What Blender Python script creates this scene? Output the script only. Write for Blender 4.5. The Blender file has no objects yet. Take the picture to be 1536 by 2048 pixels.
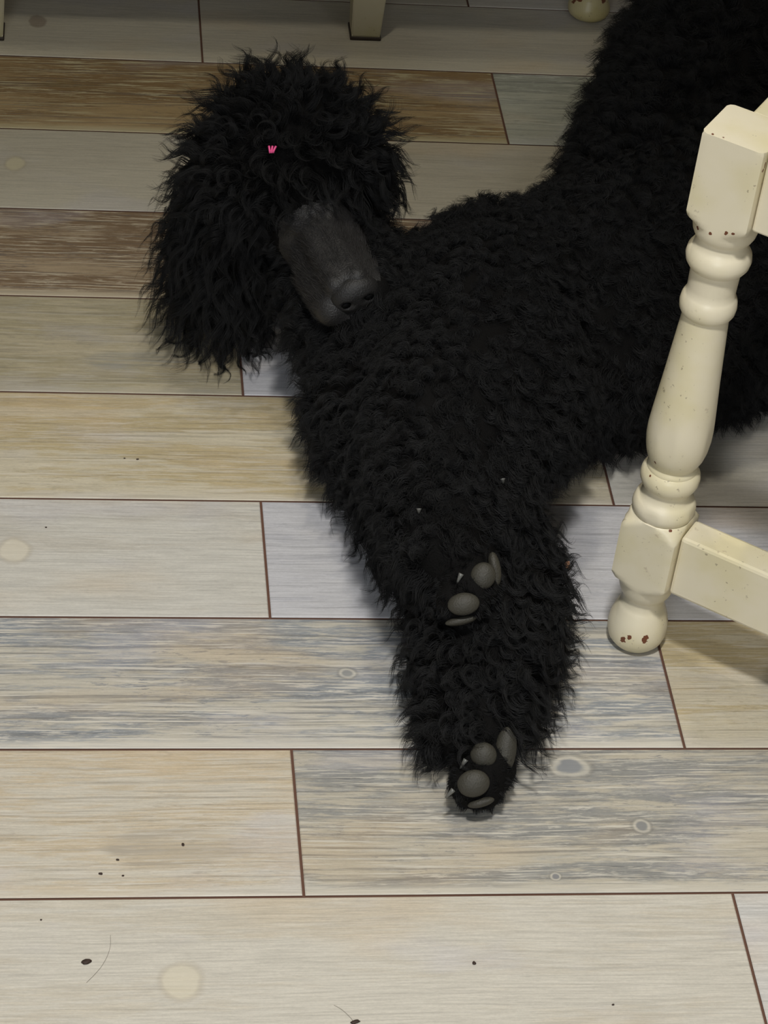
import bpy, bmesh, math, random
import numpy as np
from mathutils import Vector, Matrix
random.seed(4); RNG = np.random.default_rng(11)
S = bpy.context.scene; C = S.collection

# ------------------------------------------------------------------ camera
FPX = 4834.9; CH = 1.37542
R_ = Vector((0.99150444, -0.09077841, 0.093157)); U_ = Vector((-0.01141338, 0.6527104, 0.75752153)); F_ = Vector((0.12957114, 0.7521492, -0.64612917))
cam = bpy.data.cameras.new('camera'); co = bpy.data.objects.new('camera', cam); C.objects.link(co)
cam.sensor_fit = 'VERTICAL'; cam.sensor_height = 36; cam.sensor_width = 27; cam.lens = FPX * 36 / 2048
co.matrix_world = Matrix(((R_[0], U_[0], -F_[0], 0), (R_[1], U_[1], -F_[1], 0), (R_[2], U_[2], -F_[2], CH), (0, 0, 0, 1)))
cam.clip_start = 0.05; cam.clip_end = 50
S.camera = co
# ------------------------------------------------------------------ light
S.view_settings.view_transform = 'Standard'; S.view_settings.look = 'None'; S.view_settings.gamma = 1; S.view_settings.exposure = 0.33
W = bpy.data.worlds.new('world'); S.world = W; W.use_nodes = True
W.node_tree.nodes['Background'].inputs[0].default_value = (1.0, .95, .88, 1); W.node_tree.nodes['Background'].inputs[1].default_value = 0.045
def lamp(name, kind, loc, aim, power, col, size=.2, **k):
    l = bpy.data.lights.new(name, kind); l.energy = power; l.color = col
    if kind == 'AREA': l.shape = 'DISK'; l.size = size
    else: l.shadow_soft_size = size
    for a, b in k.items(): setattr(l, a, b)
    o = bpy.data.objects.new(name, l); C.objects.link(o); o.location = loc
    o.rotation_euler = (Vector(aim) - Vector(loc)).to_track_quat('-Z', 'Y').to_euler(); return o
lamp('ceiling_spot', 'SPOT', (.10, .55, 2.3), (.06, .84, 0), 113, (1.0, .985, .955), .09, spot_size=math.radians(62), spot_blend=.75)
lamp('front_fill', 'AREA', (-.5, -1.6, 1.7), (.45, 1.5, .1), 3.0, (.90, .95, 1.0), 1.1, spread=math.radians(60))  # weak frontal fill, added behind the camera to lift the front faces
lamp('ceiling_lamp', 'AREA', (.9, .6, 2.4), (.5, 1.3, 0), 2.2, (.96, .97, 1.0), .35)
lamp('ceiling_lamp', 'AREA', (.15, 1.93, 2.5), (.2, 1.8, 0), 5.2, (1.0, .93, .76), .05)
lamp('ceiling_lamp', 'AREA', (.25, 2.10, 2.5), (.2, 1.8, 0), 3.6, (1.0, .93, .76), .05)

# ------------------------------------------------------------------ helpers
def at(px, py, z=0.0):
    """world point at height z on the sight line of a photo pixel"""
    r = F_ + R_ * ((px - 768) / FPX) - U_ * ((py - 1024) / FPX)
    return Vector((0, 0, CH)) + r * ((CH - z) / -r[2])
def link(name, me, mat=None, parent=None, smooth=True):
    o = bpy.data.objects.new(name, me); C.objects.link(o)
    if mat: me.materials.append(mat)
    if parent: o.parent = parent
    if smooth and hasattr(me, 'polygons'): me.polygons.foreach_set('use_smooth', [True] * len(me.polygons))
    return o
def build(name, bm, mat=None, parent=None, smooth=True):
    me = bpy.data.meshes.new(name); bm.to_mesh(me); bm.free(); return link(name, me, mat, parent, smooth)
def tag(o, label, cat, group=None):
    o['label'] = label; o['category'] = cat
    if group: o['group'] = group
    return o
def empty(name, loc, rz=0):
    o = bpy.data.objects.new(name, None); C.objects.link(o); o.location = loc; o.rotation_euler = (0, 0, rz); o.empty_display_size = .05; return o
def box(bm, c, s, bev=.0015, mat=None):
    g = bmesh.ops.create_cube(bm, size=1)
    for v in g['verts']: v.co = Vector((v.co.x * s[0] + c[0], v.co.y * s[1] + c[1], v.co.z * s[2] + c[2]))
    es = list({e for v in g['verts'] for e in v.link_edges})
    if bev: bmesh.ops.bevel(bm, geom=es, offset=bev, segments=2, affect='EDGES', profile=.5)

class NT:
    def __init__(s, name):
        s.m = bpy.data.materials.new(name); s.m.use_nodes = True; s.t = s.m.node_tree; s.p = s.t.nodes['Principled BSDF']
    def n(s, typ, ins=None, **k):
        nd = s.t.nodes.new(typ)
        for a, b in k.items(): setattr(nd, a, b)
        for a, b in (ins or {}).items(): s.set(nd.inputs[a], b)
        return nd
    def set(s, i, b):
        if isinstance(b, bpy.types.NodeSocket): s.t.links.new(b, i)
        elif isinstance(b, (tuple, list)) and i.type == 'RGBA' and len(b) == 3: i.default_value = (*b, 1)
        else: i.default_value = b
    def math(s, op, a, b=0.0, c=None, clamp=False):
        nd = s.n('ShaderNodeMath', {0: a, 1: b}, operation=op); nd.use_clamp = clamp
        if c is not None: s.set(nd.inputs[2], c)
        return nd.outputs[0]
    def mix(s, f, a, b, mode='MIX'):
        nd = s.n('ShaderNodeMix', data_type='RGBA', blend_type=mode); nd.clamp_factor = True
        s.set(nd.inputs[0], f); s.set(nd.inputs[6], a); s.set(nd.inputs[7], b); return nd.outputs[2]
    def step(s, v, lo, hi):
        nd = s.n('ShaderNodeMapRange', {0: v, 1: lo, 2: hi, 3: 0.0, 4: 1.0}, interpolation_type='SMOOTHSTEP'); return nd.outputs[0]
    def noise(s, vec, scale, detail=2, rough=.5, dist=0.0):
        return s.n('ShaderNodeTexNoise', {'Vector': vec, 'Scale': scale, 'Detail': detail, 'Roughness': rough, 'Distortion': dist}).outputs[0]
    def vscale(s, vec, sc, add=None):
        o = s.n('ShaderNodeVectorMath', {0: vec, 1: sc}, operation='MULTIPLY').outputs[0]
        if add is not None: o = s.n('ShaderNodeVectorMath', {0: o, 1: add}, operation='ADD').outputs[0]
        return o
    def spot(s, vec, c, sx, sy, wob=None):
        d = s.n('ShaderNodeVectorMath', {0: vec, 1: c}, operation='SUBTRACT').outputs[0]
        d = s.vscale(d, (1 / sx, 1 / sy, 0)); 
        if wob is not None: d = s.n('ShaderNodeVectorMath', {0: d, 1: wob}, operation='ADD').outputs[0]
        return s.n('ShaderNodeVectorMath', {0: d}, operation='LENGTH').outputs['Value']
def lin(r, g, b): return tuple(((v / 255) / 12.92 if v <= 10 else ((v / 255 + .055) / 1.055) ** 2.4) for v in (r, g, b))

# ------------------------------------------------------------------ floor of wood-look tiles
WT, Y0, LT = .15, 2.3643, .643
PAL = {  # look: base, second, third, amount, streak
 'plain':  ((206, 202, 192), (190, 183, 170), (220, 217, 209), .30, .28),
 'greige': ((196, 189, 171), (182, 174, 156), (208, 202, 186), .30, .22),
 'cream':  ((210, 204, 191), (201, 191, 172), (222, 217, 206), .35, .25),
 'white':  ((212, 210, 206), (196, 194, 190), (226, 224, 218), .30, .25),
 'laven':  ((200, 199, 202), (178, 178, 184), (216, 214, 215), .40, .45),
 'tan':    ((176, 152, 112), (140, 114, 78), (206, 196, 160), .62, .95),
 'brown':  ((172, 153, 126), (130, 108, 84), (208, 196, 172), .60, .95),
 'green':  ((184, 184, 168), (150, 152, 140), (208, 208, 194), .45, .75),
 'olive':  ((186, 175, 148), (164, 154, 124), (198, 192, 176), .50, .55),
 'gold':   ((206, 196, 172), (184, 165, 120), (220, 213, 200), .50, .50),
 'sand':   ((208, 200, 184), (200, 182, 152), (222, 217, 206), .50, .55),
 'blue':   ((196, 190, 176), (142, 147, 152), (218, 212, 200), .52, 1.0),
 'bluel':  ((192, 184, 167), (144, 144, 141), (214, 208, 194), .47, .95)}
LOOK = {(-1, 0): 'greige', (-1, 1): 'greige', (0, 0): 'tan', (0, 1): 'green', (1, 0): 'greige', (1, 1): 'greige', (2, 0): 'brown', (2, 1): 'greige', (3, 0): 'olive', (3, 1): 'laven',
        (4, 0): 'gold', (4, 1): 'plain', (5, 0): 'plain', (5, 1): 'laven', (6, 0): 'blue', (6, 1): 'gold', (7, 0): 'sand', (7, 1): 'bluel', (8, 0): 'cream', (8, 1): 'white'}
def make_floor():
    V, Fc, cols, A, B, D, P = [], [], [], [], [], [], []; PV = []
    rnd = random.Random(5); names = ['greige', 'tan', 'plain', 'blue', 'gold', 'cream', 'olive', 'bluel', 'laven', 'brown']
    g = .0011
    for row in range(-14, 19):
        yt, yb = Y0 - row * WT, Y0 - (row + 1) * WT
        xj = (.1447 if row % 2 else .4661) + .0042 * (row + .5)
        for n in range(-5, 6):
            x0, x1 = xj + (n - 1) * LT, xj + n * LT
            k = LOOK.get((row, n)) or rnd.choice(names)
            a, b, d, am, st = PAL[k]; seed = rnd.random()
            i = len(V); e = .0009
            for (q, z) in ((g, -.0035), (g, -.0006), (g + e, 0)):
                V += [(x0 + q, yb + q, z), (x1 - q, yb + q, z), (x1 - q, yt - q, z), (x0 + q, yt - q, z)]
            fs = [(i + 8, i + 9, i + 10, i + 11)]
            for l in (0, 4):
                for c in range(4): fs.append((i + l + c, i + l + (c + 1) % 4, i + l + 4 + (c + 1) % 4, i + l + 4 + c))
            Fc += fs
            for f in fs:
                A += [*lin(*a), 1] * 4; B += [*lin(*b), 1] * 4; D += [*lin(*d), 1] * 4; P += [am, st, seed, 1] * 4; PV += [v for q in f for v in ((V[q][1] - yb) / WT, 0, 0, 1)]
    PV += [0, 0, 0, 1] * 4
    i = len(V); V += [(-3.2, -.6, -.0016), (3.6, -.6, -.0016), (3.6, 4.6, -.0016), (-3.2, 4.6, -.0016)]; Fc.append((i, i + 1, i + 2, i + 3))
    A += [0, 0, 0, 1] * 4; B += [0, 0, 0, 1] * 4; D += [0, 0, 0, 1] * 4; P += [0, 0, 0, 1] * 4
    me = bpy.data.meshes.new('floor'); me.from_pydata(V, [], Fc); me.update()
    for nm, arr in (('col_a', A), ('col_b', B), ('col_c', D), ('prm', P), ('across', PV)):
        at_ = me.attributes.new(nm, 'FLOAT_COLOR', 'CORNER'); at_.data.foreach_set('color', arr)
    t = NT('wood_look_tile')
    pos = t.n('ShaderNodeNewGeometry').outputs['Position']
    ca, cb, cc, pr = [t.n('ShaderNodeAttribute', attribute_name=x).outputs['Color'] for x in ('col_a', 'col_b', 'col_c', 'prm')]
    sp = t.n('ShaderNodeSeparateColor', {0: pr}); amt, stk, seed = sp.outputs[0], sp.outputs[1], sp.outputs[2]
    off = t.n('ShaderNodeCombineXYZ', {0: t.math('MULTIPLY', seed, 37.0), 1: t.math('MULTIPLY', seed, 91.0), 2: t.math('MULTIPLY', seed, 13.0)}).outputs[0]
    acr = t.n('ShaderNodeSeparateColor', {0: t.n('ShaderNodeAttribute', attribute_name='across').outputs['Color']}).outputs[0]
    wv = t.noise(t.vscale(pos, (4, 7, 1), off), 1.0, 2)                       # slow waviness of the grain
    wob = t.n('ShaderNodeCombineXYZ', {0: 0.0, 1: t.math('MULTIPLY', t.math('SUBTRACT', wv, .5), .010), 2: 0.0}).outputs[0]
    pw = t.n('ShaderNodeVectorMath', {0: pos, 1: wob}, operation='ADD').outputs[0]
    broad = t.noise(t.vscale(pw, (4, 34, 1), off), 1.0, 5, .62, .3)
    patch = t.noise(t.vscale(pw, (26, 240, 1), off), 1.0, 7, .72, .2)
    grain = t.noise(t.vscale(pw, (26, 620, 1), off), 1.0, 4, .65)
    line = t.noise(t.vscale(pw, (5, 300, 1), off), 1.0, 4, .6)
    mottle = t.noise(t.vscale(pos, (260, 700, 1), off), 1.0, 4, .8)
    # second colour in broad bands broken into paint flecks
    thr = t.math('SUBTRACT', 1.0, amt)
    v = t.math('ADD', t.math('ADD', t.math('MULTIPLY', broad, .60), t.math('MULTIPLY', patch, .40)), t.math('MULTIPLY', t.math('SUBTRACT', acr, .5), .07))
    thr2 = t.math('ADD', t.math('MULTIPLY', thr, .32), .33)
    m1 = t.step(t.math('SUBTRACT', v, thr2), -.030, .045)
    col = t.mix(t.math('MULTIPLY', m1, t.math('ADD', t.math('MULTIPLY', stk, .5), .45)), ca, cb)
    # thin darker growth lines
    m2 = t.math('MULTIPLY', t.step(line, .53, .62), t.math('MULTIPLY', stk, .62))
    col = t.mix(m2, col, t.mix(.75, cb, (.12, .12, .12)))
    # flecks of worn pale paint
    m3 = t.math('MULTIPLY', t.step(patch, .52, .62), t.math('MULTIPLY', t.step(broad, .35, .6), t.math('MULTIPLY', stk, .8)))
    col = t.mix(m3, col, cc)
    pt2 = t.noise(t.vscale(pw, (60, 330, 1), t.vscale(off, (3, 5, 1))), 1.0, 5, .7)
    m4 = t.math('MULTIPLY', t.math('MULTIPLY', t.step(pt2, .56, .63), t.step(t.noise(t.vscale(pos, (9, 22, 1), t.vscale(off, (4, 2, 1))), 1.0, 2), .46, .60)), t.math('MULTIPLY', stk, .85))
    col = t.mix(m4, col, t.mix(.45, cb, (.16, .17, .19)))
    # soft tan clouds
    cl = t.step(t.noise(t.vscale(pos, (5, 11, 1), off), 1.0, 3), .52, .72)
    col = t.mix(t.math('MULTIPLY', cl, .30), col, lin(206, 178, 136))
    cl2 = t.step(t.noise(t.vscale(pos, (7, 14, 1), t.vscale(off, (2, 3, 1))), 1.0, 3), .55, .7)
    col = t.mix(t.math('MULTIPLY', cl2, .22), col, lin(196, 194, 206))
    gm = t.math('ADD', t.math('MULTIPLY', t.step(grain, .30, .70), .20), .88)
    mm = t.math('ADD', t.math('MULTIPLY', t.step(mottle, .3, .7), .12), .94)
    gcol = t.n('ShaderNodeCombineColor', {0: t.math('MULTIPLY', gm, mm), 1: t.math('MULTIPLY', gm, mm), 2: t.math('MULTIPLY', gm, mm)}).outputs[0]
    col = t.mix(1.0, col, gcol, 'MULTIPLY')
    # long thin pale scratches in the worn paint and a rubbed pale edge
    sc = t.noise(t.vscale(pw, (12, 480, 1), t.vscale(off, (5, 3, 1))), 1.0, 4, .6)
    m5 = t.math('MULTIPLY', t.math('MULTIPLY', t.step(sc, .56, .61), t.step(broad, .36, .50)), t.math('MULTIPLY', stk, .85))
    col = t.mix(m5, col, cc)
    edge = t.math('MULTIPLY', t.math('SUBTRACT', 1.0, t.step(acr, .02, .10)), t.math('MULTIPLY', stk, .65))
    col = t.mix(edge, col, cc)
    # knots and flame figures printed on the tiles
    wn = t.n('ShaderNodeTexNoise', {'Vector': t.vscale(pos, (45, 90, 1)), 'Scale': 1.0, 'Detail': 3.0}).outputs['Color']
    wn = t.vscale(t.n('ShaderNodeVectorMath', {0: wn, 1: (.5, .5, .5)}, operation='SUBTRACT').outputs[0], (.6, .6, 0))
    for (px, py, sx, sy, c, dark) in ((695, 1347, .0075, .0060, (138, 140, 140), 1), (1283, 1652, .0080, .0072, (126, 128, 130), 1), (1140, 1532, .017, .012, (128, 132, 138), 1), (1110, 1753, .0045, .0040, (120, 122, 128), 1), (850, 1400, .008, .006, (150, 150, 148), 1),
                                (362, 1962, .014, .016, (222, 212, 186), 0), (28, 1100, .013, .015, (224, 214, 190), 0), (30, 327, .010, .013, (216, 206, 166), 0), (75, 43, .010, .014, (120, 100, 84), 2)):
        k = at(px, py); d = t.spot(pos, tuple(k), sx, sy, wn)
        core = t.math('SUBTRACT', 1.0, t.step(d, .45, .75)); ring = t.math('MULTIPLY', t.step(d, .8, 1.0), t.math('SUBTRACT', 1.0, t.step(d, 1.05, 1.35)))
        halo = t.math('SUBTRACT', 1.0, t.step(d, .8, 1.15))
        if dark == 1: col = t.mix(t.math('MULTIPLY', halo, .6), col, lin(208, 202, 188)); col = t.mix(t.math('MULTIPLY', core, .8), col, lin(*c)); col = t.mix(t.math('MULTIPLY', ring, .35), col, lin(120, 118, 112))
        elif dark == 2: col = t.mix(t.math('MULTIPLY', halo, .55), col, lin(*c))
        else: col = t.mix(t.math('MULTIPLY', halo, .5), col, lin(*c)); col = t.mix(t.math('MULTIPLY', ring, .22), col, lin(160, 145, 120))
    def flame(col, px0, px1, py, c, wy, f):
        a, b = at(px0, py), at(px1, py); L = (b - a).x
        s_ = t.n('ShaderNodeSeparateXYZ', {0: pos})
        u = t.math('DIVIDE', t.math('SUBTRACT', s_.outputs[0], a.x), L)
        dy = t.math('ABSOLUTE', t.math('ADD', t.math('SUBTRACT', s_.outputs[1], (a.y + b.y) / 2), t.math('MULTIPLY', t.math('SUBTRACT', patch, .5), .012)))
        w = t.math('MULTIPLY', t.math('MULTIPLY', t.step(u, 0.0, .25), t.math('SUBTRACT', 1.0, t.step(u, .45, 1.0))), wy)
        m = t.math('MULTIPLY', t.math('MULTIPLY', t.step(t.math('SUBTRACT', w, dy), -.003, .008), t.math('SUBTRACT', 1.15, u, clamp=True)), t.math('MULTIPLY', t.math('ADD', t.step(t.math('ADD', t.math('MULTIPLY', line, .5), t.math('MULTIPLY', patch, .5)), .42, .56), .25), f))
        return t.mix(m, col, lin(*c))
    col = flame(col, 175, 600, 1695, (176, 166, 150), .020, .75)
    col = flame(col, 140, 460, 722, (150, 148, 138), .016, .6)
    col = flame(col, 60, 300, 172, (120, 100, 62), .012, .5)
    geo = t.n('ShaderNodeSeparateXYZ', {0: pos})
    grout = t.math('LESS_THAN', geo.outputs[2], -.0009)
    col = t.mix(grout, col, lin(104, 74, 60))
    t.set(t.p.inputs['Base Color'], t.n('ShaderNodeHueSaturation', {'Color': col, 'Saturation': 1.0, 'Value': .90}).outputs[0])
    t.set(t.p.inputs['Roughness'], t.math('ADD', t.math('MULTIPLY', grout, .35), t.math('ADD', .44, t.math('MULTIPLY', grain, .12)))); t.p.inputs['Specular IOR Level'].default_value = .35
    bp = t.n('ShaderNodeBump', {'Strength': .25, 'Distance': .0006, 'Height': t.math('ADD', grain, t.math('MULTIPLY', patch, .6))}); t.set(t.p.inputs['Normal'], bp.outputs[0])
    o = link('floor', me, t.m, smooth=False); o['kind'] = 'structure'
make_floor()

# ------------------------------------------------------------------ cream painted wood
def cream_paint(name, base, chips=(), speck=1.0):
    t = NT(name); pos = t.n('ShaderNodeTexCoord').outputs['Object']
    n1 = t.noise(pos, 18, 3); n2 = t.noise(pos, 260, 2, .6); n3 = t.noise(pos, 70, 4, .6)
    col = t.mix(t.step(n1, .4, .7), lin(*base), lin(base[0] - 8, base[1] - 9, base[2] - 20))
    col = t.mix(t.math('MULTIPLY', t.math('MULTIPLY', t.step(n2, .66, .72), t.step(n1, .45, .6)), .55 * speck), col, lin(120, 104, 84))
    col = t.mix(t.math('MULTIPLY', t.step(n3, .66, .74), .45 * speck), col, lin(168, 148, 122))
    nz = t.n('ShaderNodeTexNoise', {'Vector': pos, 'Scale': 240.0, 'Detail': 2.0}).outputs['Color']
    wob = t.vscale(t.n('ShaderNodeVectorMath', {0: nz, 1: (.5, .5, .5)}, operation='SUBTRACT').outputs[0], (2.2, 2.2, 2.2))
    for (c, r) in chips:
        d = t.n('ShaderNodeVectorMath', {0: pos, 1: c}, operation='SUBTRACT').outputs[0]
        d = t.vscale(d, (1 / r, 1 / r, .8 / r)); d = t.n('ShaderNodeVectorMath', {0: d, 1: wob}, operation='ADD').outputs[0]
        d = t.n('ShaderNodeVectorMath', {0: d}, operation='LENGTH').outputs['Value']
        col = t.mix(t.math('LESS_THAN', d, .9), col, lin(112, 66, 42))
    t.set(t.p.inputs['Base Color'], col); t.p.inputs['Roughness'].default_value = .38; t.p.inputs['Specular IOR Level'].default_value = .45
    t.set(t.p.inputs['Normal'], t.n('ShaderNodeBump', {'Strength': .3, 'Distance': .0006, 'Height': n3}).outputs[0])
    return t.m

# turned leg: one closed surface, square where the turning leaves the blank square
PROF = [(0, .007), (.0004, .0140), (.003, .0190), (.008, .0228), (.014, .0246), (.020, .0251), (.027, .0244), (.034, .0226), (.040, .0205), (.0440, .0190), (.0446, .0186), (.047, .0180), (.050, .0174), (.054, .0176),
        (.0565, .0186), (.0575, .0196), (.061, .0214), (.065, .0226), (.069, .0234), (.0725, .0240), (.0745, .0262), (.079, .0310), (.0835, .036), (.085, .036), (.132, .036), (.1345, .0345), (.1385, .0300), (.1425, .0262), (.1442, .0248), (.1448, .0236),
        (.147, .0250), (.151, .0258), (.155, .0253), (.158, .0240), (.1598, .0228), (.1606, .0216), (.163, .0200), (.167, .0190), (.171, .0194), (.1732, .0206), (.1745, .0222), (.178, .0236), (.182, .0240), (.186, .0233),
        (.189, .0216), (.1902, .0203), (.1912, .0204), (.193, .0196), (.195, .0186), (.1985, .0203), (.204, .0228), (.212, .0246), (.221, .0256), (.231, .0257), (.243, .0248), (.258, .0236), (.278, .0220), (.298, .0206), (.318, .0192), (.334, .0181),
        (.3395, .0179), (.341, .0196), (.344, .0212), (.349, .0218), (.354, .0211), (.3575, .0196), (.359, .0185), (.365, .0184), (.376, .0187), (.3815, .0190), (.383, .0213), (.387, .0238), (.3915, .0247), (.3965, .0239), (.400, .0218), (.4012, .0205), (.4035, .0196), (.407, .0191),
        (.4095, .0196), (.4112, .0218), (.4145, .0234), (.4185, .0243), (.4225, .0248), (.4250, .0272), (.4295, .0318), (.434, .036), (.437, .036), (.470, .036), (.4965, .036), (.4985, .0345), (.5, .0325)]
def turned_leg(H=.5, half=.0245, scale=1.0):
    bm = bmesh.new(); N = 64; rings = []
    for z, r in PROF:
        ring = []
        for k in range(N):
            a = 2 * math.pi * k / N; m = max(abs(math.cos(a)), abs(math.sin(a)))
            sq = half / m; sq = min(sq, half * 1.372)
            rr = min(r * scale, sq)
            if r >= .0355 or (z > .495 and r > .03): rr = min(rr, sq)
            ring.append(bm.verts.new((math.cos(a) * rr, math.sin(a) * rr, z)))
        rings.append(ring)
    for a, b in zip(rings, rings[1:]):
        for k in range(N): bm.faces.new((a[k], a[(k + 1) % N], b[(k + 1) % N], b[k]))
    bm.faces.new(rings[0][::-1]); bm.faces.new(rings[-1])
    return bm
def sharp(o, deg=38):
    m = o.modifiers.new('edges', 'EDGE_SPLIT'); m.split_angle = math.radians(deg)
    return o
LEG = Vector((.4729, 1.4397, 0)); ANG = math.radians(-35.5)
BD = .82
ch = empty('painted_bench', LEG, ANG)
tag(ch, 'cream painted wooden bench frame with chipped ball foot and turned leg, right of the dog', 'bench')
e1 = lambda q: Vector((math.cos(ANG) * q[0] - math.sin(ANG) * q[1], math.sin(ANG) * q[0] + math.cos(ANG) * q[1], q[2]))
inv = Matrix.Rotation(-ANG, 3, 'Z')
PZ, PR = [a for a, b in PROF], [b for a, b in PROF]
def chip(px, py, z, r):
    for k in range(1040, 0, -1):       # first point of the sight line inside the leg
        q = inv @ (at(px, py, k * .0005) - LEG); R = float(np.interp(q.z, PZ, PR))
        if max(abs(q.x), abs(q.y)) <= .0247 and math.hypot(q.x, q.y) <= R and q.z <= .5: return (tuple(q), r)
    return ((9, 9, 9), r)
PM = cream_paint('cream_paint', (230, 220, 193), [chip(1290, 1279, .008, .0032), chip(1246, 1279, .010, .0026), chip(1258, 1275, .010, .0020), chip(1301, 952, 0, .0012), chip(1395, 455, 0, .0018), chip(1420, 467, 0, .0012), chip(1530, 330, 0, .0016), chip(1527, 340, 0, .0014), chip(1310, 925, .17, .0012), chip(1340, 1062, .126, .0016), chip(1425, 268, .498, .0014), chip(1446, 275, .498, .001), chip(1452, 466, .420, .0015), chip(1466, 467, .420, .0012)])
for i, (x, y) in enumerate(((0, 0), (.42, 0), (0, BD), (.42, BD))):
    if i == 0: l = build('leg', turned_leg(), PM, ch); me0 = l.data
    else: l = link('leg', me0, None, ch)
    l.location = (x, y, 0); sharp(l)
def bar(name, c, s, parent, mat, bev=.0018):
    bm = bmesh.new(); box(bm, (0, 0, 0), s, bev); o = build(name, bm, mat, parent, smooth=False); o.location = c; return o
hb = .0245
for y in (0, BD):
    sg = 1 if y == 0 else -1
    bar('apron', (.21, y + sg * (-hb + .007 + .011), .4655), (.42 - 2 * hb - .0012, .022, .066), ch, PM)
    bar('stretcher', (.21, y + sg * (-hb + .008 + .0145), .109), (.42 - 2 * hb - .0012, .029, .060), ch, PM, .003)
for x in (0, .42):
    sg = 1 if x == 0 else -1
    bar('apron', (x + sg * (-hb + .018 + .011), BD / 2, .4655), (.022, BD - 2 * hb - .0012, .067), ch, PM)
sm = NT('seat_panel_paint'); sm.p.inputs['Base Color'].default_value = (*lin(206, 196, 168), 1); sm.p.inputs['Roughness'].default_value = .5
bar('seat', (.21, BD / 2, .466), (.335, BD - .085, .02), ch, sm.m, .004)

# ------------------------------------------------------------------ furniture standing beyond the dog
TP = cream_paint('aged_cream_paint', (196, 188, 160), speck=1.2)
DK = NT('dark_wood'); DK.p.inputs['Base Color'].default_value = (.03, .018, .01, 1); DK.p.inputs['Roughness'].default_value = .5
ch2 = empty('tapered_leg_chair', (0, 0, 0)); tag(ch2, 'cream chair with square tapered legs standing on the floor behind the dog head', 'chair')
def tapered_leg(p, h=.42, a=.0165, b=.0265):
    bm = bmesh.new(); rr = []
    for z, q in ((.0035, a * .96), (.006, a), (.12, .0212), (h, b)): rr.append([bm.verts.new((sx * q, sy * q, z)) for sx, sy in ((-1, -1), (1, -1), (1, 1), (-1, 1))])
    for u, v in zip(rr, rr[1:]):
        for k in range(4): bm.faces.new((u[k], u[(k + 1) % 4], v[(k + 1) % 4], v[k]))
    bm.faces.new(rr[0][::-1]); bm.faces.new(rr[-1])
    es = [e for e in bm.edges if abs(e.verts[0].co.z - e.verts[1].co.z) > .01]; bmesh.ops.bevel(bm, geom=es, offset=.0015, segments=2, affect='EDGES')
    o = build('leg', bm, TP, ch2, smooth=False); o.location = p
    bm = bmesh.new(); box(bm, (0, 0, .002), (a * 2.15, a * 2.15, .004), .001); build('glide', bm, DK.m, o, smooth=False)
lp = at(731, 81, 0) + Vector((0, .017, 0)); tilt = Vector((.414, .030, 0))
lq = lp - Vector((.424, .030, 0))
for q in (lp, lq, lp + Vector((-.03, .40, 0)), lq + Vector((-.03, .40, 0))): tapered_leg(q)
cc_ = (lp + lq) / 2 + Vector((-.015, .20, 0)); 
o = bar('seat', (cc_.x, cc_.y, .437), (.50, .46, .034), ch2, TP, .008); o.rotation_euler = (0, 0, math.atan2(.032, .432))
for yy in (-.2, .2): 
    o = bar('apron', (cc_.x - yy * .07, cc_.y + yy, .39), (.40, .02, .055), ch2, TP); o.rotation_euler = (0, 0, math.atan2(.032, .432))

tb = empty('dining_table', (0, 0, 0)); tag(tb, 'cream table on turned legs with a round ball foot, in shadow behind the dog', 'table')
fp = at(1181, 52, 0) + Vector((0, .024, 0))
legm = turned_leg(); 
bmesh.ops.scale(legm, vec=(1.0, 1.0, 1.42), verts=legm.verts[:])
for v in legm.verts: 
    if v.co.z < .088: v.co.z /= 1.42
    v.co.z = v.co.z * .6 if v.co.z < .044 else v.co.z - .0176 * max(0, 1 - (v.co.z - .044) / .05)
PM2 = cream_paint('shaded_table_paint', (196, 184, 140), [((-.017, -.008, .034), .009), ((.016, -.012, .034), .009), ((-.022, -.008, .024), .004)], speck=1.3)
tops = [fp, fp + Vector((-1.35, -.02, 0)), fp + Vector((-.02, .75, 0)), fp + Vector((-1.37, .73, 0))]
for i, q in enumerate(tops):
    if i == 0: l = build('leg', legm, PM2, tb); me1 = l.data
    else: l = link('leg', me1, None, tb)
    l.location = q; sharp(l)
tc = sum(tops, Vector()) / 4; ta = math.radians(1.0)
o = bar('tabletop', (tc.x + .02, 2.86, .728), (1.72, 1.12, .03), tb, PM2, .006); o.rotation_euler = (0, 0, ta)
for yy in (-.36, .36):
    o = bar('apron', (tc.x, tc.y + yy, .665), (1.30, .022, .09), tb, PM2); o.rotation_euler = (0, 0, ta)
for xx in (-.675, .675):
    o = bar('apron', (tc.x + xx, tc.y + xx * .07, .665), (.022, .70, .09), tb, PM2); o.rotation_euler = (0, 0, ta)

# ------------------------------------------------------------------ the poodle
dog = empty('poodle', at(900, 760, 0)); tag(dog, 'black curly poodle lying on its side with front paws stretched forward', 'dog')
DOGLOC = Vector(dog.location)
def local(o): o.location = -DOGLOC if o.parent == dog else o.location; return o
def dark_mat(name, c, rough, spec=.3, bump=0, sheen=0):
    t = NT(name); pos = t.n('ShaderNodeNewGeometry').outputs['Position']
    n = t.noise(pos, 30, 3)
    t.set(t.p.inputs['Base Color'], t.mix(n, tuple(v * .7 for v in c), tuple(v * 1.3 for v in c)))
    t.p.inputs['Roughness'].default_value = rough; t.p.inputs['Specular IOR Level'].default_value = spec
    t.p.inputs['Sheen Weight'].default_value = sheen
    if bump: t.set(t.p.inputs['Normal'], t.n('ShaderNodeBump', {'Strength': .5, 'Distance': bump, 'Height': t.noise(t.vscale(pos, (1, 1, 1)), 700, 3)}).outputs[0])
    return t.m
SKIN = dark_mat('black_coat_skin', (.0055, .0052, .0050), .85, .08, .002)
FUR = dark_mat('black_fur', (.0112, .0112, .0114), .62, .20)
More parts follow.
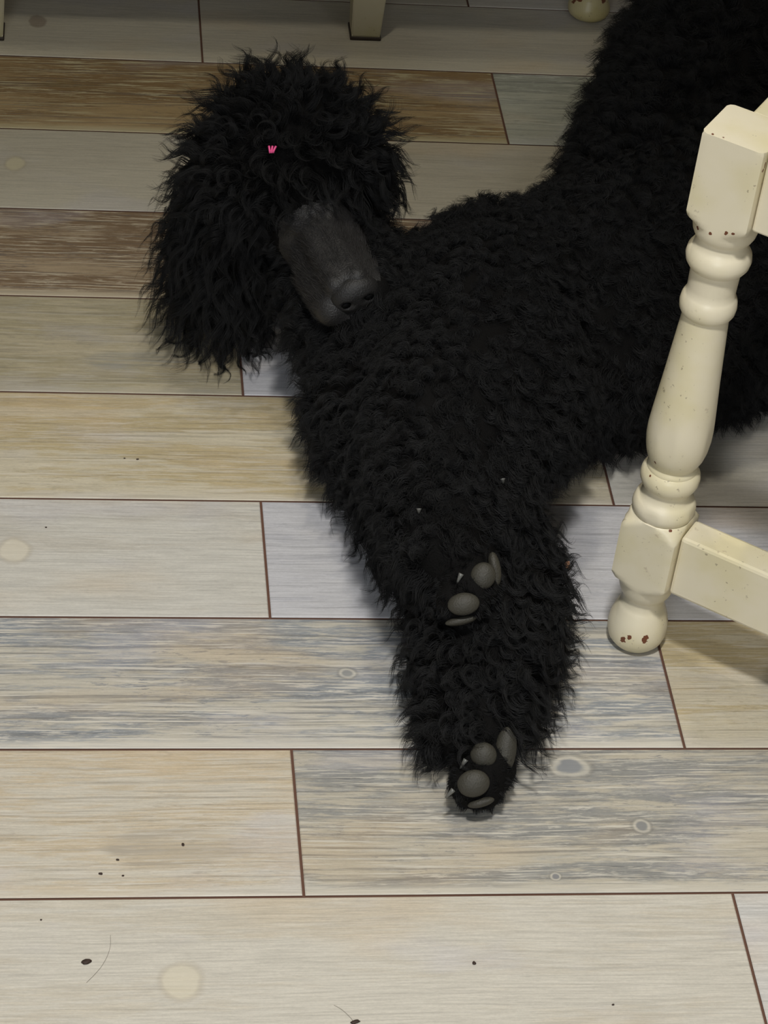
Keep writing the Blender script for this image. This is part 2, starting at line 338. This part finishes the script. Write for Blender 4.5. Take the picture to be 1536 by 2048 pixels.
MFUR = dark_mat('muzzle_fur', (.028, .0265, .0260), .6, .3)
FACE = dark_mat('clipped_muzzle_fur', (.020, .0190, .0188), .50, .40, .0018)
# head frame: forward along the muzzle, right = viewer's right, up = top of the skull
HC = at(612, 418, .165)
Fw = (R_ * .034 * 1.0 - U_ * .082 - F_ * .105).normalized()
Rt = (R_ * .93 + U_ * .33); Rt = (Rt - Fw * Rt.dot(Fw)).normalized(); Up = Fw.cross(Rt).normalized()
def hd(x, y, z): return HC + Rt * x + Fw * y + Up * z
# flesh: tapered capsules (point, radius, point, radius, zone)
CAP = []
def cap(a, ra, b, rb, zone): CAP.append((Vector(a), ra, Vector(b), rb, zone))
def chain(zone, *pts):
    for p, q in zip(pts, pts[1:]): cap(at(*p[:3]), p[3], at(*q[:3]), q[3], zone)
chain('body', (905, 690, .095, .088), (1130, 610, .10, .100), (1300, 540, .10, .104), (1440, 420, .11, .105))
chain('body', (850, 608, .09, .058), (1000, 570, .10, .075))
chain('rump', (1285, 300, .12, .058), (1310, 215, .13, .058))
chain('body', (1150, 720, .085, .080), (1290, 705, .078, .072), (1450, 640, .080, .080), (1580, 560, .08, .08))
chain('rump', (1310, 470, .10, .10), (1360, 330, .13, .090), (1435, 180, .15, .108), (1520, 110, .14, .12))
chain('thigh', (1440, 420, .11, .10), (1570, 600, .075, .07), (1660, 650, .06, .055), (1760, 640, .045, .04))
chain('neck', (640, 470, .125, .046), (740, 640, .105, .066), (850, 730, .095, .082))
chain('neck', (850, 720, .09, .075), (760, 800, .075, .062), (800, 880, .070, .062))
chain('foreleg_low', (800, 840, .075, .068), (905, 1040, .062, .058), (975, 1180, .056, .055), (968, 1290, .052, .051), (958, 1390, .042, .037), (955, 1460, .036, .030))
chain('bracelet', (915, 1430, .035, .026), (893, 1470, .028, .020))
chain('foreleg_up', (1000, 640, .135, .078), (900, 830, .140, .066), (868, 980, .135, .046), (885, 1080, .125, .036), (905, 1130, .115, .026))
chain('foreleg_up', (1010, 800, .125, .070), (955, 930, .125, .048), (930, 1040, .125, .034))
def paw(cx, cy, z, zone, s=1.0):
    chain(zone, (cx - 6, cy - 75, z, .024 * s), (cx, cy - 5, z, .0245 * s), (cx - 6, cy + 12, z, .022 * s))
paw(965, 1545, .026, 'paw'); paw(938, 1175, .115, 'paw')
for (cx, cy, z) in ((965, 1545, .026), (938, 1175, .115)):
    chain('paw', (cx + 12, cy - 22, z, .017), (cx - 24, cy - 20, z + .004, .0145)); chain('paw', (cx + 6, cy + 14, z, .017), (cx - 32, cy + 26, z + .002, .0145)); chain('paw', (cx + 2, cy + 34, z - .004, .016), (cx - 24, cy + 42, z - .006, .0125)); chain('paw', (cx + 16, cy - 62, z, .017), (cx + 32, cy - 4, z, .0145))
# skull and muzzle
cap(hd(0, -.02, .005), .052, hd(0, .03, .0), .042, 'skull')
cap(hd(0, .045, -.005), .028, hd(.001, .118, -.012), .022, 'muzzle')
MZ = [(.030, .035, .036, 0), (.055, .0335, .033, -.002), (.080, .0325, .0300, -.004), (.105, .0325, .0280, -.006), (.130, .0330, .0275, -.008), (.144, .0300, .0240, -.009)]
# ears: wide soft flaps
chain('ear', (474, 365, .165, .036), (450, 445, .135, .040), (446, 520, .095, .038), (448, 568, .060, .034))
chain('ear', (488, 470, .120, .026), (478, 540, .080, .026), (462, 600, .050, .026))
chain('ear_far', (725, 320, .150, .024), (748, 360, .120, .019), (755, 385, .110, .014))
chain('topknot', (500, 345, .205, .040), (560, 295, .220, .055), (640, 300, .215, .048)); chain('topknot', (565, 285, .220, .052), (565, 262, .220, .044)); chain('topknot', (625, 300, .215, .048), (668, 322, .200, .033))

def ring_mesh(bm, pts):  # pts: list of (centre, axis u * ru, axis v * rv)
    rs = []
    for c, u, v in pts: rs.append([bm.verts.new(c + u * math.cos(a) + v * math.sin(a)) for a in (2 * math.pi * k / 28 for k in range(28))])
    for a, b in zip(rs, rs[1:]):
        for k in range(28): bm.faces.new((a[k], a[(k + 1) % 28], b[(k + 1) % 28], b[k]))
    bm.faces.new(rs[0][::-1]); bm.faces.new(rs[-1])
def capsule(bm, a, ra, b, rb):
    ax = b - a; L = ax.length; ax.normalize(); u = ax.orthogonal().normalized(); v = ax.cross(u)
    sn = max(-1, min(1, (ra - rb) / max(L, 1e-6))); th = math.asin(sn)
    pts = []
    for k in range(9):
        t = -math.pi / 2 + (th + math.pi / 2) * k / 8; pts.append((a + ax * ra * math.sin(t), max(ra * math.cos(t), 1e-4)))
    for k in range(9):
        t = th + (math.pi / 2 - th) * k / 8; pts.append((b + ax * rb * math.sin(t), max(rb * math.cos(t), 1e-4)))
    ring_mesh(bm, [(c, u * r, v * r) for c, r in pts])
bm = bmesh.new()
for a, ra, b, rb, zn in CAP: capsule(bm, a, ra, b, rb)
# muzzle loft with slightly square lips and a level bridge
rs = []
for (y, hw, hh, dz) in MZ:
    r = []
    for k in range(28):
        a = 2 * math.pi * k / 28; cx, sz = math.cos(a), math.sin(a)
        px = math.copysign(abs(cx) ** .8, cx) * hw * (.80 if sz > .3 else 1.0) * (1 - .18 * max(sz, 0)); pz = math.copysign(abs(sz) ** .85, sz) * hh
        r.append(bm.verts.new(hd(px + .006 * y / .144, y, dz + pz)))
    rs.append(r)
for a, b in zip(rs, rs[1:]):
    for k in range(28): bm.faces.new((a[k], a[(k + 1) % 28], b[(k + 1) % 28], b[k]))
bm.faces.new(rs[0][::-1]); bm.faces.new(rs[-1])
# brow ridges, cheeks and flews
for sx in (-1, 1):
    capsule(bm, hd(sx * .022, .040, .026), .011, hd(sx * .012, .062, .022), .008)
    capsule(bm, hd(sx * .019, .085, -.012), .0160, hd(.006 + sx * .0190, .138, -.014), .0168)
    capsule(bm, hd(.006 + sx * .010, .141, .008), .0100, hd(sx * .008, .070, .020), .0085)
for sx in (-1, 1): capsule(bm, hd(sx * .008, .075, -.030), .017, hd(.006 + sx * .0095, .140, -.031), .0145)
raw = build('raw', bm); bmod = raw.modifiers.new('r', 'REMESH'); bmod.mode = 'VOXEL'; bmod.voxel_size = .0032; bmod.use_smooth_shade = True
sm_ = raw.modifiers.new('s', 'SMOOTH'); sm_.iterations = 7; sm_.factor = .6
dg = bpy.context.evaluated_depsgraph_get(); bme = bpy.data.meshes.new_from_object(raw.evaluated_get(dg)); bpy.data.objects.remove(raw)
nv = len(bme.vertices); co_ = np.empty(nv * 3); bme.vertices.foreach_get('co', co_); co_ = co_.reshape(-1, 3); co_[:, 2] = np.maximum(co_[:, 2], .002)
bme.vertices.foreach_set('co', co_.ravel()); bme.update(); bme.name = 'body'
bme.materials.clear(); bme.materials.append(SKIN); bme.materials.append(FACE)
body = local(link('body', bme, None, dog)); body['label'] = 'black body with short-clipped muzzle'

# ------------------------------------------------------------------ coat: curly locks
#        length, clump radius, curl amplitude, turns, comb strength, locks per m2
ZN = {'body': (.018, .0062, .0030, 1.4, .40, 15000), 'rump': (.026, .0075, .0034, 1.4, .30, 11000), 'thigh': (.022, .006, .003, 1.5, .3, 8000), 'neck': (.020, .006, .0030, 1.5, .45, 14000),
      'foreleg_low': (.026, .0060, .0042, 1.6, .45, 12000), 'bracelet': (.020, .006, .003, 1.2, .4, 12000), 'foreleg_up': (.017, .0058, .0028, 1.5, .5, 15000), 'paw': (.0032, .004, .0003, .4, .6, 26000),
      'skull': (.012, .004, .001, .8, .5, 9000), 'ear': (.036, .0060, .0048, 1.8, .9, 13000), 'ear_far': (.022, .005, .0040, 1.5, .7, 14000), 'topknot': (.040, .0065, .0050, 1.2, .10, 12000), 'muzzle': (.0042, .0035, .0003, .4, 1.9, 90000)}
zl = list(ZN); capz = np.array([zl.index(c[4]) for c in CAP])
A0 = np.array([c[0] for c in CAP]); B0 = np.array([c[2] for c in CAP]); RA = np.array([c[1] for c in CAP]); RB = np.array([c[3] for c in CAP])
COMB = {'body': Vector((.1, -.2, -.5)), 'rump': Vector((0, -.2, -.3)), 'thigh': Vector((0, -.3, -.4)), 'neck': Vector((.1, -.4, -.5)), 'foreleg_low': Vector((.25, -.7, -.3)), 'bracelet': Vector((0, -.6, -.4)),
        'foreleg_up': Vector((.1, -.8, -.1)), 'paw': Vector((0, -.5, 0)), 'skull': -Fw, 'ear': Vector((-.1, -.25, -.9)), 'ear_far': Vector((.2, -.3, -.8)), 'topknot': Vector((0, 0, .6)), 'muzzle': -Fw}
def coat(me, name, mat, kids=34, seed=3, NP=11, zones=None, label='long curly black coat'):
    rng = np.random.default_rng(seed)
    me.calc_loop_triangles(); nt = len(me.loop_triangles); tri = np.empty(nt * 3, int); me.loop_triangles.foreach_get('vertices', tri); tri = tri.reshape(-1, 3)
    P = co_[tri]; cr = np.cross(P[:, 1] - P[:, 0], P[:, 2] - P[:, 0]); area = np.linalg.norm(cr, axis=1) / 2; nrm = cr / (2 * area[:, None] + 1e-12)
    cen = P.mean(1)
    best = np.full(nt, 1e9); zi = np.zeros(nt, int)
    for k in range(len(CAP)):
        d = B0[k] - A0[k]; t = np.clip(((cen - A0[k]) @ d) / (d @ d), 0, 1); q = A0[k] + t[:, None] * d
        dist = np.linalg.norm(cen - q, axis=1) - (RA[k] + (RB[k] - RA[k]) * t)
        if zl[capz[k]] == 'paw': dist -= .004
        m = dist < best; best[m] = dist[m]; zi[m] = capz[k]
    hl = cen - np.array(HC); ly = hl @ np.array(Fw); zi[(zi == zl.index('skull')) & (ly > .050)] = zl.index('muzzle')
    fm = {int(p) for p in np.array([t.polygon_index for t in me.loop_triangles])[zi == zl.index('muzzle')]}
    mi = np.zeros(len(me.polygons), int); mi[list(fm)] = 1; me.polygons.foreach_set('material_index', mi)
    par = np.array([ZN[z] for z in zl]); dens = par[zi, 5].copy()
    dens[(cen[:, 2] < .006)] = 0; dens[cen[:, 0] > 1.15] = 0
    dens[np.isin(zi, [zl.index(q) for q in ('muzzle',)]) != (zones == 'muzzle')] = 0
    w = area * dens; n = int(w.sum()); idx = rng.choice(nt, n, p=w / w.sum())
    r1, r2 = np.sqrt(rng.random(n)), rng.random(n); bc = np.stack([1 - r1, r1 * (1 - r2), r1 * r2], 1)
    root = (P[idx] * bc[:, :, None]).sum(1); nn = nrm[idx]; z = zi[idx]; pr = par[z]
    comb = np.array([COMB[q] for q in zl])[z]
    # lock direction varies smoothly over the coat so neighbouring curls lean together
    f = np.stack([np.sin(root @ rng.normal(size=3) * 70 + rng.random() * 6) for _ in range(9)], 1).reshape(n, 3, 3).mean(2)
    dirv = nn + comb * pr[:, 4:5] * .9 + f * .38 + rng.normal(size=(n, 3)) * .20
    dirv /= np.linalg.norm(dirv, axis=1)[:, None]
    L = pr[:, 0] * rng.uniform(.65, 1.25, n)
    up = rng.normal(size=(n, 3)); u = np.cross(dirv, up); u /= np.linalg.norm(u, axis=1)[:, None]; v = np.cross(dirv, u)
    s = np.linspace(0, 1, NP); ph = rng.random(n) * 6.28; turns = pr[:, 3] * rng.uniform(.6, 1.3, n); amp = pr[:, 2] * rng.uniform(.5, 1.5, n)
    # children
    tight = np.where(np.isin(z, [zl.index(q) for q in ('topknot', 'ear', 'ear_far')]), .93, np.where(z == zl.index('foreleg_low'), .86, .55))
    K = kids; k_off = rng.normal(size=(n, K, 2)) * .55; tl = rng.uniform(.55, 1.12, (n, K)); dph = rng.normal(size=(n, K)) * .35
    sS = s[None, None, :] * tl[:, :, None]
    ang = ph[:, None, None] + dph[:, :, None] + sS * turns[:, None, None] * 6.28
    env = np.minimum(sS * 1.6, 1.0) * amp[:, None, None]
    spread = (pr[:, 1][:, None, None] * (1 - tight[:, None, None] * np.minimum(sS, 1) ** .9))
    cu = env * np.cos(ang) + k_off[:, :, 0:1] * spread; cv = env * np.sin(ang) + k_off[:, :, 1:2] * spread
    # the lock bends over towards the comb direction near its tip
    bend = (comb * pr[:, 4:5] * .55 + np.array([0, 0, -.22]))[:, None, None, :] * (sS ** 2)[..., None] * L[:, None, None, None]
    pts = root[:, None, None, :] + dirv[:, None, None, :] * (sS * L[:, None, None])[..., None] + u[:, None, None, :] * cu[..., None] + v[:, None, None, :] * cv[..., None] + bend
    pts -= nn[:, None, None, :] * .003 * (1 - sS[..., None])
    pts = pts.reshape(-1, NP, 3)
    pts[:, :, 2] = np.maximum(pts[:, :, 2], .0012)
    ns = len(pts)
    hc = bpy.data.hair_curves.new(name); hc.add_curves([NP] * ns)
    hc.attributes['position'].data.foreach_set('vector', pts.astype(np.float32).ravel())
    rad = (np.where(s < .5, 1, 1 - (s - .5) * 1.5)[None, :] * (rng.uniform(.00011, .00018, ns))[:, None]).astype(np.float32)
    ra = hc.attributes.get('radius') or hc.attributes.new('radius', 'FLOAT', 'POINT'); ra.data.foreach_set('value', rad.ravel())
    o = bpy.data.objects.new(name, hc); C.objects.link(o); hc.materials.append(mat); o.parent = dog; o.location = -DOGLOC
    o['kind'] = 'stuff'; o['label'] = label
    print('coat', n, ns); return o
coat(bme, 'coat', FUR)
coat(bme, 'muzzle_fuzz', MFUR, kids=10, seed=8, NP=4, zones='muzzle', label='short clipped charcoal fuzz on the muzzle')

# ------------------------------------------------------------------ face and paw details
def ellip(bm, c, ax, r, seg=20):
    g = bmesh.ops.create_uvsphere(bm, u_segments=seg, v_segments=seg // 2 + 2, radius=1)
    for v in g['verts']: v.co = Vector(c) + ax[0] * v.co.x * r[0] + ax[1] * v.co.y * r[1] + ax[2] * v.co.z * r[2]
    return g['verts']
HA = (-Rt, Fw, Up)
NM = dark_mat('nose_leather', (.016, .0152, .0148), .50, .35, .0012)
bm = bmesh.new(); vs = ellip(bm, hd(.009, .1455, -.004), HA, (.0222, .0125, .0168), 48)
for v in bm.verts:   # nostrils pressed into the nose, a groove between them
    q = v.co - hd(.009, .1455, -.004); x, y, z_ = q.dot(Rt), q.dot(Fw), q.dot(Up)
    if y > 0:
        for sx in (-1, 1):
            d = math.hypot((x - sx * .0095) / .0052, (z_ + .0020) / .0038); v.co -= Fw * .0065 * max(0, 1 - d * d) if d < 1 else Vector()
        v.co -= Fw * .0012 * math.exp(-(x / .0011) ** 2) * (1 if z_ < .003 else 0)
nose = local(build('nose', bm, NM, dog)); nose['label'] = 'matte black nose'
HOLE = dark_mat('nostril_dark', (.001, .001, .001), .6, .1)
for sx in (-1, 1):
    bm = bmesh.new(); ellip(bm, hd(.009 + sx * .0104, .1530, -.0064), HA, (.0046, .0026, .0034)); o = build('nostril', bm, HOLE, nose)
EM = NT('eye_dark'); EM.p.inputs['Base Color'].default_value = (.008, .005, .003, 1); EM.p.inputs['Roughness'].default_value = .12
for sx in (-1, 1):
    bm = bmesh.new(); ellip(bm, hd(sx * .0285, .040, .014), HA, (.0085, .0085, .0085)); e = local(build('eye', bm, EM.m, dog))
    bm = bmesh.new(); vs = ellip(bm, hd(sx * .0285, .040, .0145), HA, (.0105, .0100, .0098))
    bmesh.ops.delete(bm, geom=[v for v in bm.verts if (v.co - hd(sx * .0285, .040, .0135)).dot(Up) < .004], context='VERTS')
    build('eyelid', bm, SKIN, e)
PAD = dark_mat('paw_pad', (.040, .037, .028), .55, .35, .0010)
def toward(px, py, z, push):
    p = at(px, py, z); return p + (Vector((0, 0, CH)) - p).normalized() * push
CLW = NT('claw_and_glint'); CLW.p.inputs['Base Color'].default_value = (*lin(98, 98, 94), 1); CLW.p.inputs['Roughness'].default_value = .3
from mathutils.bvhtree import BVHTree
BV = BVHTree.FromPolygons([tuple(v) for v in co_], [tuple(p.vertices) for p in bme.polygons])
def on_body(px, py, z, lift):
    e = Vector((0, 0, CH)); d = (at(px, py, 0) - e).normalized(); h = BV.ray_cast(e, d)[0]
    return (h - d * lift) if h and h.z > .004 else toward(px, py, z, .012)
def pad(cx, cy, z, rx, ry, rot=0, push=.0185):
    if ry < .006: push = .012; z = max(z - .010, .006)
    elif ry > .012: push = .0225
    """pad on the sole, facing the same way as the sole does"""
    n = -F_; a = R_ * math.cos(rot) - U_ * math.sin(rot); b = n.cross(a)
    c = on_body(cx, cy, z, .0012)
    bm = bmesh.new(); ellip(bm, c, (a, b, n), (rx, ry, .0062 if min(rx, ry) > .004 else .0050), 28); return local(build('paw_pad', bm, PAD, dog))
def claw_or_glint(cx, cy, z, ang, L=.009, push=.014):
    n = -F_; d = (R_ * math.cos(ang) - U_ * math.sin(ang)).normalized(); c = on_body(cx, cy, z, .003 if push < .02 else .012)
    bm = bmesh.new(); u = d.cross(n)
    ring_mesh(bm, [(c + d * (t - .5) * L - n * .003 * t * t, u * .0021 * (1 - .75 * t), n * .0024 * (1 - .7 * t)) for t in (0, .25, .5, .75, 1)])
    return local(build('claw_or_glint', bm, CLW.m, dog))
for (cx, cy, z) in ((965, 1545, .026), (938, 1175, .115)):
    dx = cx - 965; dy = cy - 1545
    if z > .1: L_ = [(966, 1152, .0098, .0108, .3), (927, 1208, .0125, .0088, -.12), (989, 1138, .0050, .0135, -.15), (922, 1241, .0125, .0036, -.2)]; K_ = [(918, 1158, 2.0), (877, 1225, 2.45)]
    else: L_ = [(967, 1510, .0102, .0098, .3), (947, 1567, .0125, .0105, -.2), (1011, 1501, .0085, .0185, .12), (962, 1605, .0105, .0036, -.25)]; K_ = [(926, 1529, 2.1), (899, 1588, 2.3)]
    for a in L_: pad(a[0], a[1], z, a[2], a[3], a[4])
    for a in K_: claw_or_glint(a[0], a[1], z, a[2])
claw_or_glint(1006, 962, .155, 1.4, .004, .03); claw_or_glint(838, 1022, .15, 1.6, .004, .03)  # not claws: tiny pale pieces added to stand in for glints on the coat
# hair tie in the topknot
TM = NT('pink_elastic'); TM.p.inputs['Base Color'].default_value = (.85, .10, .30, 1); TM.p.inputs['Roughness'].default_value = .5
c0 = toward(544, 299, .220, .078)
bm = bmesh.new()
for k in (-1, 0, 1):
    d = (R_ * (.3 * k + .15) + U_ * 1.0).normalized(); u = d.cross(-F_).normalized()
    ring_mesh(bm, [(c0 + R_ * .0021 * k + d * .0032 * (t * 2 - 1) + (-F_) * .0012 * (1 - (2 * t - 1) ** 2), u * .0009, -F_ * .0009) for t in (0, .25, .5, .75, 1)])
tie = local(build('hair_tie', bm, TM.m, dog)); tie['label'] = 'bright pink elastic hair tie'

# ------------------------------------------------------------------ bits lying on the floor and caught in the coat
CR = NT('crumb_brown'); CR.p.inputs['Base Color'].default_value = (.035, .018, .012, 1); CR.p.inputs['Roughness'].default_value = .7
def crumb(px, py, rx, ry, label, seed, mat=CR.m, name='crumb', cat='crumb', z=None):
    rnd = random.Random(seed); bm = bmesh.new(); bmesh.ops.create_icosphere(bm, subdivisions=2, radius=1)
    for v in bm.verts: v.co = Vector((v.co.x * rx, v.co.y * ry, v.co.z * min(rx, ry) * .45)) * (1 + rnd.uniform(-.22, .22))
    o = build(name, bm, mat); o.location = at(px, py, 0) + Vector((0, 0, min(rx, ry) * .45)); o.rotation_euler = (0, 0, rnd.uniform(-.4, .4))
    return tag(o, label, cat, 'dark crumbs on the floor tiles')
for i, (px, py, rx, ry, lb) in enumerate(((173, 1925, .0034, .0022, 'largest dark crumb, bottom left beside the fine curved hair'), (235, 1720, .0013, .0010, 'tiny dark crumb just above the pair near the left plank flame mark'),
        (201, 1748, .0016, .0011, 'small dark crumb at the left end of the cluster under the grey flame mark'), (246, 1752, .0009, .0008, 'speck of a crumb at the right end of the cluster under the flame mark'),
        (275, 919, .0013, .0009, 'small dark crumb, right one of two on the gold plank'), (249, 917, .0009, .0007, 'smaller dark crumb, left one of two on the gold plank'),
        (948, 1927, .0014, .0016, 'small brown crumb on the wide cream plank at the bottom centre'), (710, 2045, .0036, .0018, 'dark crumb cut off by the bottom edge of the photo'),
        (1226, 2010, .0010, .0008, 'faint crumb on the cream plank at bottom right'), (366, 1690, .0011, .0016, 'small dark crumb inside the grey flame mark on the sand coloured plank'),
        (82, 1840, .0008, .0007, 'pinhead crumb at far bottom left below the plank joint'), (92, 1055, .0011, .0007, 'dark crumb on the pale plank left of the long joint'))):
    crumb(px, py, rx, ry, lb, i)
def strand(name, pts, r, mat, label, cat, lift=.0006):
    cu = bpy.data.curves.new(name, 'CURVE'); cu.dimensions = '3D'; cu.bevel_depth = r; cu.bevel_resolution = 1; sp = cu.splines.new('BEZIER'); sp.bezier_points.add(len(pts) - 1)
    for b, (x, y) in zip(sp.bezier_points, pts): b.co = at(x, y, lift); b.handle_left_type = b.handle_right_type = 'AUTO'
    dgx = bpy.data.objects.new('t', cu); C.objects.link(dgx); me = bpy.data.meshes.new_from_object(dgx.evaluated_get(bpy.context.evaluated_depsgraph_get())); bpy.data.objects.remove(dgx)
    return tag(link(name, me, mat), label, cat)
HM = NT('shed_hair'); HM.p.inputs['Base Color'].default_value = (.22, .19, .16, 1)
strand('shed_hair', [(221, 1870), (220, 1895), (206, 1928), (190, 1948), (173, 1965)], .00011, HM.m, 'fine curved shed hair on the cream plank beside the largest crumb', 'hair')
strand('shed_hair', [(668, 2010), (682, 2018), (698, 2032), (708, 2044)], .0001, HM.m, 'short shed hair ending at the crumb on the bottom edge', 'hair')
# scrap of dry leaf caught in the right edge of the leg coat
LM = NT('dry_leaf'); LM.p.inputs['Base Color'].default_value = (.62, .32, .17, 1); LM.p.inputs['Roughness'].default_value = .7
c1 = toward(1131, 1130, .055, .028); bm = bmesh.new(); outl = [(-.0045, .0030), (-.0010, .0012), (.0006, .0030), (.0030, .0030), (.0036, .0), (.0048, -.0026), (.0040, -.0042), (.0012, -.0030), (-.0012, -.0022), (-.0028, .0004)]
fv = [[bm.verts.new(c1 + R_ * x + U_ * y - F_ * (k * .0004 + .0006 * math.sin(x * 700))) for x, y in outl] for k in (0, 1)]
bm.faces.new(fv[1][::-1]); bm.faces.new(fv[0])
for k in range(len(outl)): bm.faces.new((fv[0][k], fv[0][(k + 1) % len(outl)], fv[1][(k + 1) % len(outl)], fv[1][k]))
bmesh.ops.recalc_face_normals(bm, faces=bm.faces[:])
tag(build('leaf_scrap', bm, LM.m, smooth=False), 'scrap of orange brown dry leaf caught in the right side of the dog leg fur', 'leaf')
